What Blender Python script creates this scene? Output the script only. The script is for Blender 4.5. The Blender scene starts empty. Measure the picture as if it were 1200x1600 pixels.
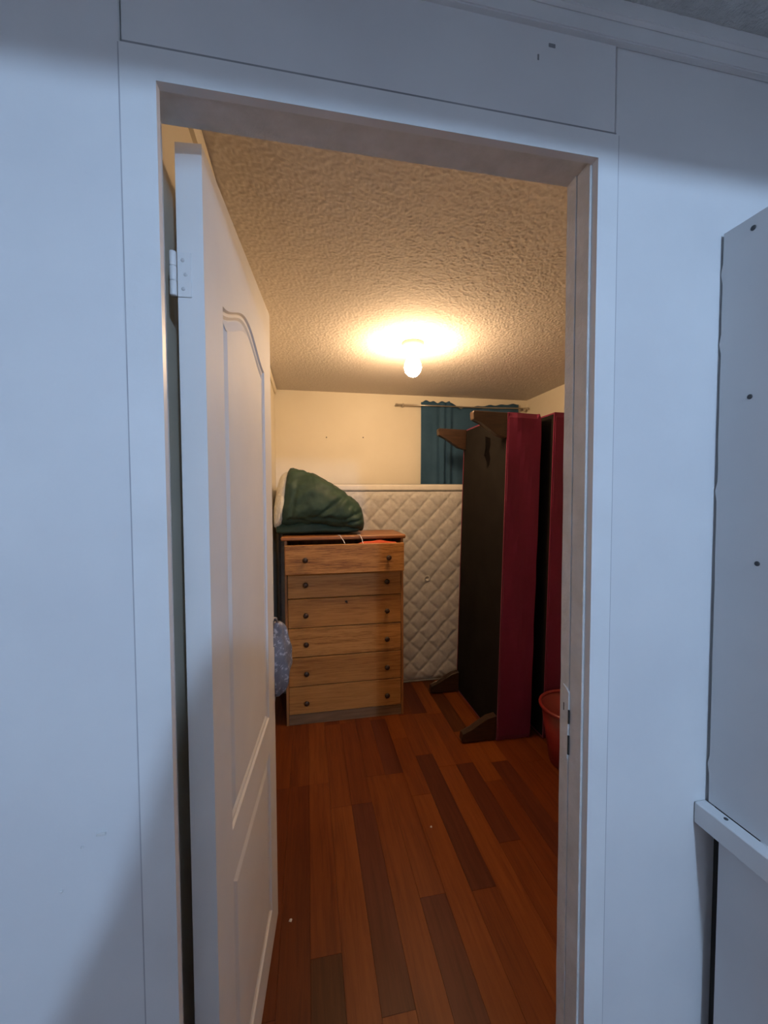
import bpy, bmesh, math, random
import numpy as np
from mathutils import Vector, Matrix, noise

random.seed(7)
rng = np.random.default_rng(7)
scene = bpy.context.scene
COL = scene.collection

# ------------------------------------------------------------------ camera
CAM = Vector((0.0, -0.6211, 1.4198))
cam_data = bpy.data.cameras.new('camera')
cam_data.sensor_fit = 'VERTICAL'
cam_data.sensor_height = 36.0
cam_data.lens = 626.93 / 1600.0 * 36.0
cam_data.clip_start = 0.01
cam = bpy.data.objects.new('camera', cam_data)
COL.objects.link(cam)
R_ = Vector((0.9823438, -0.18705018, -0.00359118))
U_ = Vector((0.0109221, 0.03817644, 0.99921132))
F_ = Vector((0.18676556, 0.98160827, -0.03954537))
cam.matrix_world = Matrix(((R_.x, U_.x, -F_.x, CAM.x), (R_.y, U_.y, -F_.y, CAM.y),
                           (R_.z, U_.z, -F_.z, CAM.z), (0, 0, 0, 1)))
scene.camera = cam

# ------------------------------------------------------------------ world, exposure
world = bpy.data.worlds.new('night')
scene.world = world
world.use_nodes = True
world.node_tree.nodes['Background'].inputs[0].default_value = (0.25, 0.33, 0.5, 1)
world.node_tree.nodes['Background'].inputs[1].default_value = 0.02
vs = scene.view_settings
vs.view_transform = 'Standard'
vs.look = 'None'
vs.gamma = 1.0
vs.use_curve_mapping = False
vs.exposure = 0.0
scene.cycles.max_bounces = 6
scene.cycles.glossy_bounces = 3
BULB_STRENGTH = 290.0              # warm bedroom bulb
BULB_COLOR = (1.0, 0.66, 0.36)
LAMP_STRENGTH = 2200.0            # cool lamp in the hall behind the photographer
LAMP_COLOR = (0.46, 0.68, 1.0)
LAMP_POS = (0.56, -2.2, 2.245)

# ------------------------------------------------------------------ materials
def new_mat(name):
    m = bpy.data.materials.new(name)
    m.use_nodes = True
    nt = m.node_tree
    return m, nt, nt.nodes['Principled BSDF']

def N(nt, typ, **kw):
    n = nt.nodes.new(typ)
    for k, v in kw.items():
        if k in n.inputs.keys() if isinstance(k, str) else False:
            n.inputs[k].default_value = v
        else:
            setattr(n, k, v)
    return n

def ramp(nt, stops, src):
    n = nt.nodes.new('ShaderNodeValToRGB')
    el = n.color_ramp.elements
    while len(el) < len(stops):
        el.new(0.5)
    for e, (p, c) in zip(el, stops):
        e.position = p
        e.color = (*c, 1)
    nt.links.new(src, n.inputs[0])
    return n

def tcoord(nt, scale=(1, 1, 1), rnd=False):
    tc = nt.nodes.new('ShaderNodeTexCoord')
    mp = nt.nodes.new('ShaderNodeMapping')
    mp.inputs['Scale'].default_value = scale
    nt.links.new(tc.outputs['Object'], mp.inputs[0])
    if rnd:
        oi = nt.nodes.new('ShaderNodeObjectInfo')
        ml = nt.nodes.new('ShaderNodeMath')
        ml.operation = 'MULTIPLY'
        ml.inputs[1].default_value = 37.0
        nt.links.new(oi.outputs['Random'], ml.inputs[0])
        cb = nt.nodes.new('ShaderNodeCombineXYZ')
        for i in range(3):
            nt.links.new(ml.outputs[0], cb.inputs[i])
        nt.links.new(cb.outputs[0], mp.inputs['Location'])
    return mp.outputs[0]

def tex_noise(nt, vec, scale, detail=3, rough=0.5):
    n = nt.nodes.new('ShaderNodeTexNoise')
    n.inputs['Scale'].default_value = scale
    n.inputs['Detail'].default_value = detail
    n.inputs['Roughness'].default_value = rough
    nt.links.new(vec, n.inputs['Vector'])
    return n

def add_bump(nt, b, src, strength=0.3, dist=0.002):
    n = nt.nodes.new('ShaderNodeBump')
    n.inputs['Strength'].default_value = strength
    n.inputs['Distance'].default_value = dist
    nt.links.new(src, n.inputs['Height'])
    nt.links.new(n.outputs[0], b.inputs['Normal'])
    return n

def mat_noise(name, c1, c2, scale=6, rough=0.5, bump_scale=60, bump=0.15, dist=0.002, stretch=(1, 1, 1), rnd=False, spec=0.5, sheen=0.0, metallic=0.0):
    m, nt, b = new_mat(name)
    v = tcoord(nt, stretch, rnd)
    n = tex_noise(nt, v, scale, 5, 0.55)
    r = ramp(nt, [(0.3, c1), (0.7, c2)], n.outputs[0])
    nt.links.new(r.outputs[0], b.inputs['Base Color'])
    b.inputs['Roughness'].default_value = rough
    b.inputs['Specular IOR Level'].default_value = spec
    b.inputs['Metallic'].default_value = metallic
    if sheen:
        b.inputs['Sheen Weight'].default_value = sheen
    if bump:
        nb = tex_noise(nt, v, bump_scale, 4, 0.6)
        add_bump(nt, b, nb.outputs[0], bump, dist)
    return m

M = {}
M['hall_paint'] = mat_noise('hall_paint', (0.66, 0.66, 0.67), (0.74, 0.74, 0.74), 3, 0.42, 25, 0.12, 0.003, spec=0.35)
M['rear_paint'] = mat_noise('rear_paint', (0.54, 0.49, 0.47), (0.60, 0.55, 0.53), 3, 0.6, 25, 0.12, 0.003)
M['trim_paint'] = mat_noise('trim_paint', (0.68, 0.68, 0.68), (0.76, 0.76, 0.76), 5, 0.36, 40, 0.15, 0.003, spec=0.4)
M['worn_paint'] = mat_noise('worn_paint', (0.60, 0.60, 0.58), (0.74, 0.73, 0.72), 22, 0.5, 70, 0.5, 0.004)
M['door_paint'] = mat_noise('door_paint', (0.72, 0.71, 0.70), (0.78, 0.77, 0.76), 4, 0.62, 120, 0.06, 0.001, spec=0.2)
M['room_paint'] = mat_noise('room_paint', (0.70, 0.64, 0.52), (0.76, 0.70, 0.58), 2.5, 0.6, 30, 0.10, 0.003)
M['ceiling_paint'] = mat_noise('ceiling_paint', (0.62, 0.57, 0.53), (0.68, 0.63, 0.59), 90, 0.9, 420, 0)
M['hall_ceiling_paint'] = mat_noise('hall_ceiling_paint', (0.50, 0.51, 0.50), (0.64, 0.65, 0.64), 30, 0.9, 110, 0.8, 0.01)
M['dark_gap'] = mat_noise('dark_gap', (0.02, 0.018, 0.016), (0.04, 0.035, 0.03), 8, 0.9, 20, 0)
M['screw_metal'] = mat_noise('screw_metal', (0.05, 0.05, 0.055), (0.12, 0.12, 0.12), 60, 0.5, 20, 0, metallic=0.6)
M['tear_shade'] = mat_noise('tear_shade', (0.0015, 0.001, 0.001), (0.003, 0.002, 0.002), 6, 0.95, 20, 0, spec=0.05)
M['grey_mark'] = mat_noise('grey_mark', (0.34, 0.34, 0.36), (0.50, 0.50, 0.52), 7, 0.8, 30, 0)
M['dark_mark'] = mat_noise('dark_mark', (0.18, 0.18, 0.19), (0.34, 0.34, 0.35), 9, 0.8, 30, 0)
M['galvanised'] = mat_noise('galvanised', (0.45, 0.45, 0.46), (0.62, 0.62, 0.62), 60, 0.45, 80, 0.2)
M['base_fabric'] = mat_noise('base_fabric', (0.120, 0.0042, 0.030), (0.155, 0.006, 0.040), 5, 0.75, 500, 0.25, 0.0006, spec=0.25, sheen=0.15)
M['dust_cover'] = mat_noise('dust_cover', (0.007, 0.0055, 0.005), (0.012, 0.010, 0.009), 6, 0.9, 400, 0.3, 0.0008, spec=0.12)
M['leg_wood'] = mat_noise('leg_wood', (0.020, 0.010, 0.006), (0.045, 0.021, 0.011), 14, 0.4, 60, 0.15, stretch=(1, 6, 6))
M['bucket_plastic'] = mat_noise('bucket_plastic', (0.17, 0.015, 0.014), (0.20, 0.018, 0.017), 3, 0.4, 30, 0.05)
M['olive_cloth'] = mat_noise('olive_cloth', (0.10, 0.09, 0.03), (0.2, 0.17, 0.07), 18, 0.85, 200, 0.3)
M['blanket_green'] = mat_noise('blanket_green', (0.013, 0.032, 0.021), (0.032, 0.062, 0.040), 9, 0.6, 160, 0.25, 0.002, spec=0.3)
M['sherpa'] = mat_noise('sherpa', (0.80, 0.74, 0.58), (0.88, 0.83, 0.68), 60, 0.95, 150, 1.0, 0.01)
M['curtain_blue'] = mat_noise('curtain_blue', (0.026, 0.070, 0.130), (0.040, 0.094, 0.165), 7, 0.8, 300, 0.2, 0.001, spec=0.2)
M['rod_metal'] = mat_noise('rod_metal', (0.45, 0.40, 0.34), (0.55, 0.5, 0.44), 20, 0.3, 20, 0, metallic=0.8)
M['knob_brown'] = mat_noise('knob_brown', (0.022, 0.010, 0.006), (0.045, 0.02, 0.012), 30, 0.35, 20, 0)
M['tape'] = mat_noise('tape', (0.20, 0.19, 0.18), (0.28, 0.27, 0.25), 20, 0.7, 400, 0.3, 0.001)
M['mattress_side'] = mat_noise('mattress_side', (0.60, 0.57, 0.53), (0.68, 0.65, 0.60), 12, 0.8, 200, 0.3)
M['quilt'] = mat_noise('quilt', (0.44, 0.42, 0.40), (0.56, 0.54, 0.51), 40, 0.8, 260, 0.5, 0.002, sheen=0.2)
M['ceramic'] = mat_noise('ceramic', (0.62, 0.58, 0.5), (0.7, 0.66, 0.58), 8, 0.4, 20, 0)
M['red_garment'] = mat_noise('red_garment', (0.52, 0.06, 0.02), (0.66, 0.12, 0.04), 14, 0.8, 200, 0.3)
M['cord_white'] = mat_noise('cord_white', (0.7, 0.68, 0.66), (0.8, 0.78, 0.76), 30, 0.7, 200, 0.2)
M['paper'] = mat_noise('paper', (0.7, 0.68, 0.64), (0.8, 0.78, 0.75), 30, 0.8, 100, 0.2)
M['cut_wood'] = mat_noise('cut_wood', (0.36, 0.26, 0.16), (0.5, 0.38, 0.25), 30, 0.8, 200, 0.4)
M['skin'] = mat_noise('skin', (0.45, 0.25, 0.17), (0.52, 0.31, 0.22), 8, 0.5, 100, 0.1)
M['shirt'] = mat_noise('shirt', (0.10, 0.11, 0.13), (0.15, 0.16, 0.18), 8, 0.85, 200, 0.2)
M['trousers'] = mat_noise('trousers', (0.03, 0.04, 0.07), (0.05, 0.06, 0.10), 8, 0.85, 200, 0.2)
M['hair'] = mat_noise('hair', (0.012, 0.009, 0.007), (0.03, 0.022, 0.016), 30, 0.5, 100, 0.4)
M['hall_floor'] = mat_noise('hall_floor', (0.12, 0.045, 0.015), (0.20, 0.075, 0.025), 6, 0.4, 60, 0.1, stretch=(8, 1, 1))

def mat_wood(name, c1, c2, c3, along='x', scale=1.0, rough=0.45, lines=22.0, bump=0.2, lo=0.38, hi=0.62):
    m, nt, b = new_mat(name)
    st = {'x': (0.45, 9, 9), 'y': (9, 0.5, 9), 'z': (9, 9, 0.45)}[along]
    v = tcoord(nt, tuple(s * scale for s in st), True)
    n1 = tex_noise(nt, v, 1.1, 3, 0.5)
    w = nt.nodes.new('ShaderNodeTexNoise')
    w.inputs['Scale'].default_value = lines / 7.0
    w.inputs['Detail'].default_value = 6
    w.inputs['Roughness'].default_value = 0.68
    w.inputs['Distortion'].default_value = 0.5
    nt.links.new(v, w.inputs['Vector'])
    mx = nt.nodes.new('ShaderNodeMath')
    mx.operation = 'MULTIPLY_ADD'
    mx.inputs[1].default_value = 0.65
    nt.links.new(w.outputs[0], mx.inputs[0])
    m2 = nt.nodes.new('ShaderNodeMath')
    m2.operation = 'MULTIPLY'
    m2.inputs[1].default_value = 0.35
    nt.links.new(n1.outputs[0], m2.inputs[0])
    nt.links.new(m2.outputs[0], mx.inputs[2])
    r = ramp(nt, [(lo, c1), (0.5, c2), (hi, c3)], mx.outputs[0])
    nt.links.new(r.outputs[0], b.inputs['Base Color'])
    b.inputs['Roughness'].default_value = rough
    b.inputs['Specular IOR Level'].default_value = 0.4
    add_bump(nt, b, w.outputs[0], bump, 0.001)
    return m

M['pine'] = mat_wood('pine', (0.24, 0.095, 0.022), (0.38, 0.17, 0.043), (0.46, 0.215, 0.060), 'x', 1.5, 0.5, 60)
M['pine_lined'] = mat_wood('pine_lined', (0.17, 0.062, 0.014), (0.39, 0.175, 0.044), (0.50, 0.24, 0.068), 'x', 2.0, 0.5, 80, 0.3, 0.40, 0.58)
M['pine_top'] = mat_wood('pine_top', (0.16, 0.058, 0.018), (0.27, 0.105, 0.034), (0.36, 0.15, 0.05), 'x', 1.0, 0.4, 30)
M['pine_side'] = mat_wood('pine_side', (0.17, 0.07, 0.022), (0.28, 0.12, 0.04), (0.36, 0.165, 0.06), 'z', 1.0, 0.5, 30)
M['plinth'] = mat_wood('plinth', (0.12, 0.065, 0.032), (0.20, 0.115, 0.06), (0.25, 0.15, 0.08), 'x', 1.0, 0.6, 30)
PLK = []
for i, (a, b_, c) in enumerate([
        ((0.120, 0.030, 0.0065), (0.165, 0.045, 0.0095), (0.195, 0.058, 0.0125)),      # orange
        ((0.100, 0.024, 0.006), (0.138, 0.035, 0.0078), (0.165, 0.045, 0.010)),      # mid
        ((0.085, 0.019, 0.005), (0.115, 0.027, 0.0065), (0.14, 0.035, 0.009)),       # red brown
        ((0.062, 0.015, 0.007), (0.082, 0.021, 0.010), (0.10, 0.027, 0.013)),       # purple brown
        ((0.052, 0.016, 0.005), (0.070, 0.022, 0.0075), (0.09, 0.030, 0.010)),       # dark brown
        ((0.140, 0.037, 0.0075), (0.190, 0.056, 0.012), (0.225, 0.072, 0.016))]):    # light orange
    a, b_, c = [tuple(.95 * q_ * k_ for q_, k_ in zip(t_, (1.05, .95, .8))) for t_ in (a, b_, c)]
    PLK.append(mat_wood('plank_%d' % i, a, b_, c, 'y', 1.0, 0.42, 46, 0.10))
    PLK[-1].node_tree.nodes['Principled BSDF'].inputs['Specular IOR Level'].default_value = 0.22

def mat_emit(name, col, strength):
    m, nt, b = new_mat(name)
    b.inputs['Base Color'].default_value = (0.9, 0.85, 0.75, 1)
    b.inputs['Emission Color'].default_value = (*col, 1)
    b.inputs['Emission Strength'].default_value = strength
    return m
M['bulb'] = mat_emit('bulb', BULB_COLOR, BULB_STRENGTH)
M['cool_bulb'] = mat_emit('cool_bulb', LAMP_COLOR, LAMP_STRENGTH)

# flowered grey cloth of the hanging bag
m, nt, b = new_mat('flower_cloth')
v = tcoord(nt, (1, 1, 1))
vo = nt.nodes.new('ShaderNodeTexVoronoi')
vo.inputs['Scale'].default_value = 46
nd = tex_noise(nt, v, 55, 2)
mv = nt.nodes.new('ShaderNodeMixRGB')
mv.inputs[0].default_value = 0.05
nt.links.new(v, mv.inputs[1]); nt.links.new(nd.outputs[1], mv.inputs[2])
nt.links.new(mv.outputs[0], vo.inputs['Vector'])
r = ramp(nt, [(0.0, (0.40, 0.38, 0.40)), (0.22, (0.34, 0.33, 0.36)), (0.36, (0.17, 0.165, 0.19)), (1.0, (0.12, 0.12, 0.145))], vo.outputs['Distance'])
nt.links.new(r.outputs[0], b.inputs['Base Color'])
b.inputs['Roughness'].default_value = 0.85
M['flower_cloth'] = m

# ------------------------------------------------------------------ mesh helpers
def link(name, me, mat=None, parent=None, loc=None, smooth=False):
    o = bpy.data.objects.new(name, me)
    COL.objects.link(o)
    if mat is not None and not me.materials:
        me.materials.append(M[mat] if isinstance(mat, str) else mat)
    if parent is not None:
        o.parent = parent
    if loc is not None:
        o.location = loc
    if smooth:
        me.polygons.foreach_set('use_smooth', [True] * len(me.polygons))
    return o

def mesh(name, verts, faces):
    me = bpy.data.meshes.new(name)
    me.from_pydata([tuple(v) for v in verts], [], faces)
    me.update()
    return me

def fin(bm, name):
    me = bpy.data.meshes.new(name)
    bmesh.ops.recalc_face_normals(bm, faces=bm.faces)
    bm.to_mesh(me)
    bm.free()
    return me

def tag(o, label, cat, group=None, kind=None):
    o['label'] = label
    o['category'] = cat
    if group: o['group'] = group
    if kind: o['kind'] = kind
    return o

def empty(name, loc=(0, 0, 0)):
    o = bpy.data.objects.new(name, None)
    o.empty_display_size = 0.05
    COL.objects.link(o)
    o.location = loc
    return o

def bm_box(bm, x0, x1, y0, y1, z0, z1, bev=0.0, seg=1):
    r = bmesh.ops.create_cube(bm, size=1.0)
    vs_ = r['verts']
    for v_ in vs_:
        v_.co = Vector((x0 + (v_.co.x + .5) * (x1 - x0), y0 + (v_.co.y + .5) * (y1 - y0), z0 + (v_.co.z + .5) * (z1 - z0)))
    if bev:
        es = list({e for v_ in vs_ for e in v_.link_edges})
        bmesh.ops.bevel(bm, geom=es, offset=bev, segments=seg, affect='EDGES', profile=0.6)

def box(name, x0, x1, y0, y1, z0, z1, mat, parent=None, bev=0.0, seg=1, origin=(0, 0, 0)):
    bm = bmesh.new()
    ox, oy, oz = origin
    bm_box(bm, x0 - ox, x1 - ox, y0 - oy, y1 - oy, z0 - oz, z1 - oz, bev, seg)
    return link(name, fin(bm, name), mat, parent)

def lathe(prof, n=24, axis='z'):
    vs_, fs = [], []
    for (r_, h_) in prof:
        for k in range(n):
            a = 2 * math.pi * k / n
            p = (r_ * math.cos(a), r_ * math.sin(a), h_)
            if axis == '-y': p = (p[0], -p[2], p[1])
            vs_.append(p)
    for i in range(len(prof) - 1):
        for k in range(n):
            a, b2 = i * n + k, i * n + (k + 1) % n
            fs.append((a, b2, b2 + n, a + n))
    fs.append(tuple(range(n - 1, -1, -1)))
    fs.append(tuple((len(prof) - 1) * n + k for k in range(n)))
    return vs_, fs

def lathe_obj(name, prof, mat, parent=None, loc=None, n=24, axis='z', smooth=True):
    v_, f_ = lathe(prof, n, axis)
    bm = bmesh.new()
    me = mesh(name, v_, f_)
    bm.from_mesh(me); bpy.data.meshes.remove(me)
    o = link(name, fin(bm, name), mat, parent, loc, smooth)
    return o

def tube(name, pts, rad, mat, parent=None, n=8, smooth=True):
    pts = [Vector(p) for p in pts]
    vs_, fs = [], []
    for i, p in enumerate(pts):
        t = (pts[min(i + 1, len(pts) - 1)] - pts[max(i - 1, 0)]).normalized()
        up = Vector((0, 0, 1)) if abs(t.z) < 0.9 else Vector((0, 1, 0))
        a = t.cross(up).normalized(); b2 = a.cross(t)
        rr = rad[i] if isinstance(rad, (list, tuple)) else rad
        for k in range(n):
            an = 2 * math.pi * k / n
            vs_.append(p + a * math.cos(an) * rr + b2 * math.sin(an) * rr)
    for i in range(len(pts) - 1):
        for k in range(n):
            q = i * n + k; w_ = i * n + (k + 1) % n
            fs.append((q, w_, w_ + n, q + n))
    fs.append(tuple(range(n - 1, -1, -1)))
    fs.append(tuple((len(pts) - 1) * n + k for k in range(n)))
    return link(name, mesh(name, vs_, fs), mat, parent, None, smooth)

def loft(rings, close_ends=True):
    n = len(rings[0]); vs_ = [p for r_ in rings for p in r_]; fs = []
    for i in range(len(rings) - 1):
        for k in range(n):
            a, b2 = i * n + k, i * n + (k + 1) % n
            fs.append((a, b2, b2 + n, a + n))
    if close_ends:
        fs.append(tuple(range(n - 1, -1, -1)))
        fs.append(tuple((len(rings) - 1) * n + k for k in range(n)))
    return vs_, fs

def prism(name, poly, ax, d0, d1, mat, parent=None, bev=0.0, origin=(0, 0, 0)):
    """extrude a 2-D outline; ax = axis of extrusion ('x': poly is (y,z), 'y': (x,z), 'z': (x,y))"""
    def P(a, b2, d):
        p = {'x': (d, a, b2), 'y': (a, d, b2), 'z': (a, b2, d)}[ax]
        return (p[0] - origin[0], p[1] - origin[1], p[2] - origin[2])
    bm = bmesh.new()
    v0 = [bm.verts.new(P(a, b2, d0)) for a, b2 in poly]
    v1 = [bm.verts.new(P(a, b2, d1)) for a, b2 in poly]
    n = len(poly)
    bm.faces.new(v0); bm.faces.new(v1[::-1])
    for i in range(n):
        bm.faces.new((v0[i], v0[(i + 1) % n], v1[(i + 1) % n], v1[i]))
    if bev:
        bmesh.ops.bevel(bm, geom=list(bm.edges), offset=bev, segments=2, affect='EDGES')
    return link(name, fin(bm, name), mat, parent)

# ------------------------------------------------------------------ dimensions
ZC = 2.23                     # ceiling
XL, XR = -0.236, 1.845        # bedroom side walls
YB = 2.55                     # bedroom back wall
Y0, Y1 = 0.003, 0.078         # door wall, hall face and bedroom face
HX0, HX1, HY0 = -1.30, 1.30, -3.4     # hall
BEAM_Y = -.88                 # beam across the hall ceiling

# ------------------------------------------------------------------ bedroom shell
wb = box('wall_back', XL - .1, XR + .1, YB, YB + .1, -.02, ZC + .05, 'room_paint')
tag(wb, 'cream painted back wall of the small bedroom', 'wall', kind='structure')
for (x, z) in ((0.15, 1.878), (0.437, 1.884)):
    lathe_obj('nail', [(0.0045, -0.002), (0.0045, 0.006), (0.002, 0.008)], 'screw_metal', wb, (x, YB, z), 10, '-y')
wl = box('wall_left', XL - .08, XL, Y1, YB, -.02, ZC + .05, 'room_paint')
tag(wl, 'cream bedroom wall behind the open door', 'wall', kind='structure')
wr = box('wall_right', XR, XR + .08, Y1, YB, -.02, ZC + .05, 'room_paint')
tag(wr, 'cream bedroom wall behind the upright bed bases', 'wall', kind='structure')

# stippled ceiling: a displaced grid
def stipple(name, x0, x1, y0, y1, z, step, amp):
    nx, ny = int((x1 - x0) / step) + 1, int((y1 - y0) / step) + 1
    h_ = rng.random((ny, nx))
    g = (h_ ** 2.2 - .3) * 2.0
    g = np.clip(g, -.6, 1.7) * amp
    X, Y = np.meshgrid(np.linspace(x0, x1, nx), np.linspace(y0, y1, ny))
    co = np.stack([X, Y, z - g], -1).reshape(-1, 3).astype(np.float32)
    idx = np.arange(nx * ny).reshape(ny, nx)
    q = np.stack([idx[:-1, :-1], idx[1:, :-1], idx[1:, 1:], idx[:-1, 1:]], -1).reshape(-1, 4)
    me = bpy.data.meshes.new(name)
    me.vertices.add(len(co)); me.vertices.foreach_set('co', co.ravel())
    me.loops.add(q.size); me.loops.foreach_set('vertex_index', q.ravel().astype(np.int32))
    me.polygons.add(len(q)); me.polygons.foreach_set('loop_start', np.arange(0, q.size, 4, dtype=np.int32))
    me.update(calc_edges=True)
    me.polygons.foreach_set('use_smooth', [True] * len(q))
    return me
cl = box('ceiling', XL - .08, XR + .08, Y1, YB, ZC + .006, ZC + .08, 'ceiling_paint')
tag(cl, 'stippled popcorn ceiling of the bedroom', 'ceiling', kind='structure')
st_ = link('stipple_coat', stipple('stipple_coat', XL - .01, XR + .01, Y1 - .002, YB + .01, ZC, 0.0042, 0.0010), 'ceiling_paint', cl)
# cornice strip along the left wall
t3 = prism('trim_3', [(XL - .002, ZC - .006), (XL + .016, ZC - .006), (XL + .016, ZC - .022), (XL + .010, ZC - .042), (XL - .002, ZC - .042)], 'y', Y1 + .002, YB - .03, 'room_paint')
tag(t3, 'narrow cornice strip where left bedroom wall meets ceiling', 'trim', kind='structure')

# ------------------------------------------------------------------ plank floor
fl = box('floor', XL - .08, XR + .08, Y1 - .068, YB + .02, -.05, -.012, 'dark_gap')
tag(fl, 'reddish brown laminate plank floor of the bedroom', 'floor', kind='structure')
PW = 0.0952
X_0 = -0.0065
known = {   # column: [(joint y descending), tone of each piece from far to near]
    -3: ([1.9, .9], [1, 2, 1]), -2: ([1.335, .45], [1, 2, 2]),
    -1: ([1.335], [1, 2]), 0: ([1.335, .577], [0, 1, 4]), 1: ([1.84, 1.166], [2, 1, 0]),
    2: ([1.84, 1.168, .40], [0, 2, 3, 0]), 3: ([1.338], [2, 1]), 4: ([1.84, 1.335, .695], [1, 3, 1, 3]),
    5: ([1.62, 1.168], [0, 1, 0]), 6: ([1.86, 1.45, .684], [2, 1, 3, 1]), 7: ([1.86, 1.338], [3, 0, 0]),
    8: ([1.84, 1.34, .85], [0, 1, 3, 1]), 9: ([1.62, 1.19, .5], [4, 0, 2, 2]), 10: ([1.32, .6], [0, 3, 1]),
    11: ([1.7, .9], [2, 2, 3])}
k = -3
while X_0 + k * PW < XR:
    xa, xb = max(X_0 + k * PW, XL), min(X_0 + (k + 1) * PW, XR)
    if k in known:
        js, tn = known[k]
    else:
        js = sorted([random.uniform(.4, .9), random.uniform(1.2, 1.5), random.uniform(1.8, 2.2)], reverse=True)
        tn = [random.choice([0, 1, 2, 3, 0, 1, 2, 4]) for _ in range(4)]
    ys = [YB] + js + [0.0]
    for j in range(len(ys) - 1):
        y_b, y_a = ys[j], ys[j + 1]
        g = 0.0002
        dz = random.uniform(-0.0004, 0.0)
        bm = bmesh.new()
        cx, cy = (xa + xb) / 2, (y_a + y_b) / 2
        bm_box(bm, xa + g - cx, xb - g - cx, y_a + g - cy, y_b - g - cy, -.012, dz)
        for e in bm.edges:
            pass
        bmesh.ops.bevel(bm, geom=[e for e in bm.edges if all(v_.co.z > -.005 for v_ in e.verts)], offset=0.0004, segments=1, affect='EDGES')
        o = link('floor_plank', fin(bm, 'floor_plank'), PLK[tn[j]], fl, (cx, cy, 0))
    k += 1

# ------------------------------------------------------------------ door wall between hall and bedroom
CXL, CXR, CZT = -0.2434, 0.5278, 2.0335     # casing outer
IXL, IXR, IZT = -0.1981, 0.4893, 1.9905     # casing inner
JL, JR, JH = -0.216, 0.486, 1.998           # jamb faces
wf = empty('wall_front', (0, Y0, 0))
tag(wf, 'painted board wall around the bedroom doorway', 'wall', kind='structure')
def wbox(name, x0, x1, y0, y1, z0, z1, mat='hall_paint', bev=0.0015):
    return box(name, x0, x1, y0, y1, z0, z1, mat, wf, bev, 1, (0, Y0, 0))
wbox('wall_panel', HX0, CXL + .0005, Y0, Y1, -.02, ZC + .05)
wbox('wall_panel', CXR - .004 + .0005, HX1, Y0, Y1, -.02, ZC + .05)
wbox('wall_panel', CXL + .0028, CXR - .006, Y0 - .002, Y1, JH + .03, ZC + .05)
# bedroom side of this wall, beyond the hall
box('wall_panel', HX1, XR + .08, Y0, Y1, -.02, ZC + .05, 'room_paint', wf, 0, 1, (0, Y0, 0))
# scuffs and chips of the paint: tiny raised flakes
for (x, z, w_, h_) in ((-.302, .935, .012, .004), (-.322, .92, .003, .003), (-.35, .86, .003, .003), (.395, 2.152, .012, .006), (.375, 2.128, .003, .009)):
    box('paint_chip', x, x + w_, Y0 - .003, Y0 + .001, z, z + h_, 'worn_paint' if z < 2 else 'dark_mark', wf, .0006, 1, (0, Y0, 0))

# casing and jamb
fr = empty('trim_1', (0, 0, 0))
tag(fr, 'white painted door casing and jamb around the doorway', 'door frame', kind='structure')
def flat_frame(name, poly, y0, y1, mat='trim_paint', bev=.002):
    return prism(name, poly, 'y', y0, y1, mat, fr, bev)
flat_frame('casing_board', [(CXL, -.01), (IXL, -.01), (IXL, IZT), (CXL, IZT)], 0, .014, bev=0)
flat_frame('casing_board', [(CXR, -.01), (CXR, IZT), (IXR, IZT), (IXR, -.01)], 0, .014, bev=0)
flat_frame('casing_board', [(CXL, IZT), (CXR, IZT), (CXR, CZT), (CXL, CZT)], 0, .014, bev=0)
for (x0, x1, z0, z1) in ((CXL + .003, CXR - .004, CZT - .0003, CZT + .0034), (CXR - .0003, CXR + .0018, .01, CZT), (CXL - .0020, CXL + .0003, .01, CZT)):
    box('edge_line', x0, x1, Y0 - .0023, Y0 + .001, z0, z1, 'dark_mark' if x1 - x0 > .1 else 'grey_mark', fr)  # thin grey strips along the casing's outer edges, darker on top
# the jamb boards: left, right with a stop step, head
box('jamb_board', JL - .017, JL, .0145, .0785, -.01, JH + .02, 'worn_paint', fr, .0015)
box('jamb_board', JR - .0003, JR + .04, .0145, .050, -.01, JH, 'worn_paint', fr, .0015)
# the rear strip of the right jamb: hacked edge round the strike plate
bm = bmesh.new()
zs = np.concatenate([np.linspace(-.01, .86, 26), np.linspace(.88, 1.09, 24), np.linspace(1.11, JH, 26)])
rings = []
for z in zs:
    cut = 0.0
    if .9 < z < 1.07: cut = .004 + .0035 * noise.noise(Vector((0, 0, z * 60)))
    wv = .0012 * noise.noise(Vector((3, 1, z * 9)))
    xf = JR - .0015 + .0008 * noise.noise(Vector((7, 1, z * 20)))
    rings.append([(xf, .0505, z), (xf + .0005, .0785 - .002 + wv, z), (xf + .002 + cut * .4, .0785 + wv + cut * .6, z), (JR + .04, .0785, z), (JR + .04, .0505, z)])
v_, f_ = loft(rings)
me = mesh('jamb_stop', v_, f_); bm.from_mesh(me)
link('jamb_stop', fin(bm, 'jamb_stop'), 'worn_paint', fr)
box('jamb_board', JL - .017, JR + .04, .0145, .0785, JH, JH + .029, 'worn_paint', fr, .0015)
# strike plate on the right jamb
sp = prism('strike_plate', [(.050, .915), (.060, .907), (.072, .912), (.0725, 1.050), (.066, 1.056), (.055, 1.052), (.047, 1.045)], 'x', JR - .0030, JR + .002, 'worn_paint', fr, .0008)
for (z0, z1, y) in ((.985, 1.012, .048), (.925, .962, .048), (1.005, 1.02, .062)):
    box('slot', JR - .0033, JR - .001, y - .0012, y + .0012, z0, z1, 'dark_gap', sp)
for (x, y, z) in ((JL, 0, 0),):
    pass
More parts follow.
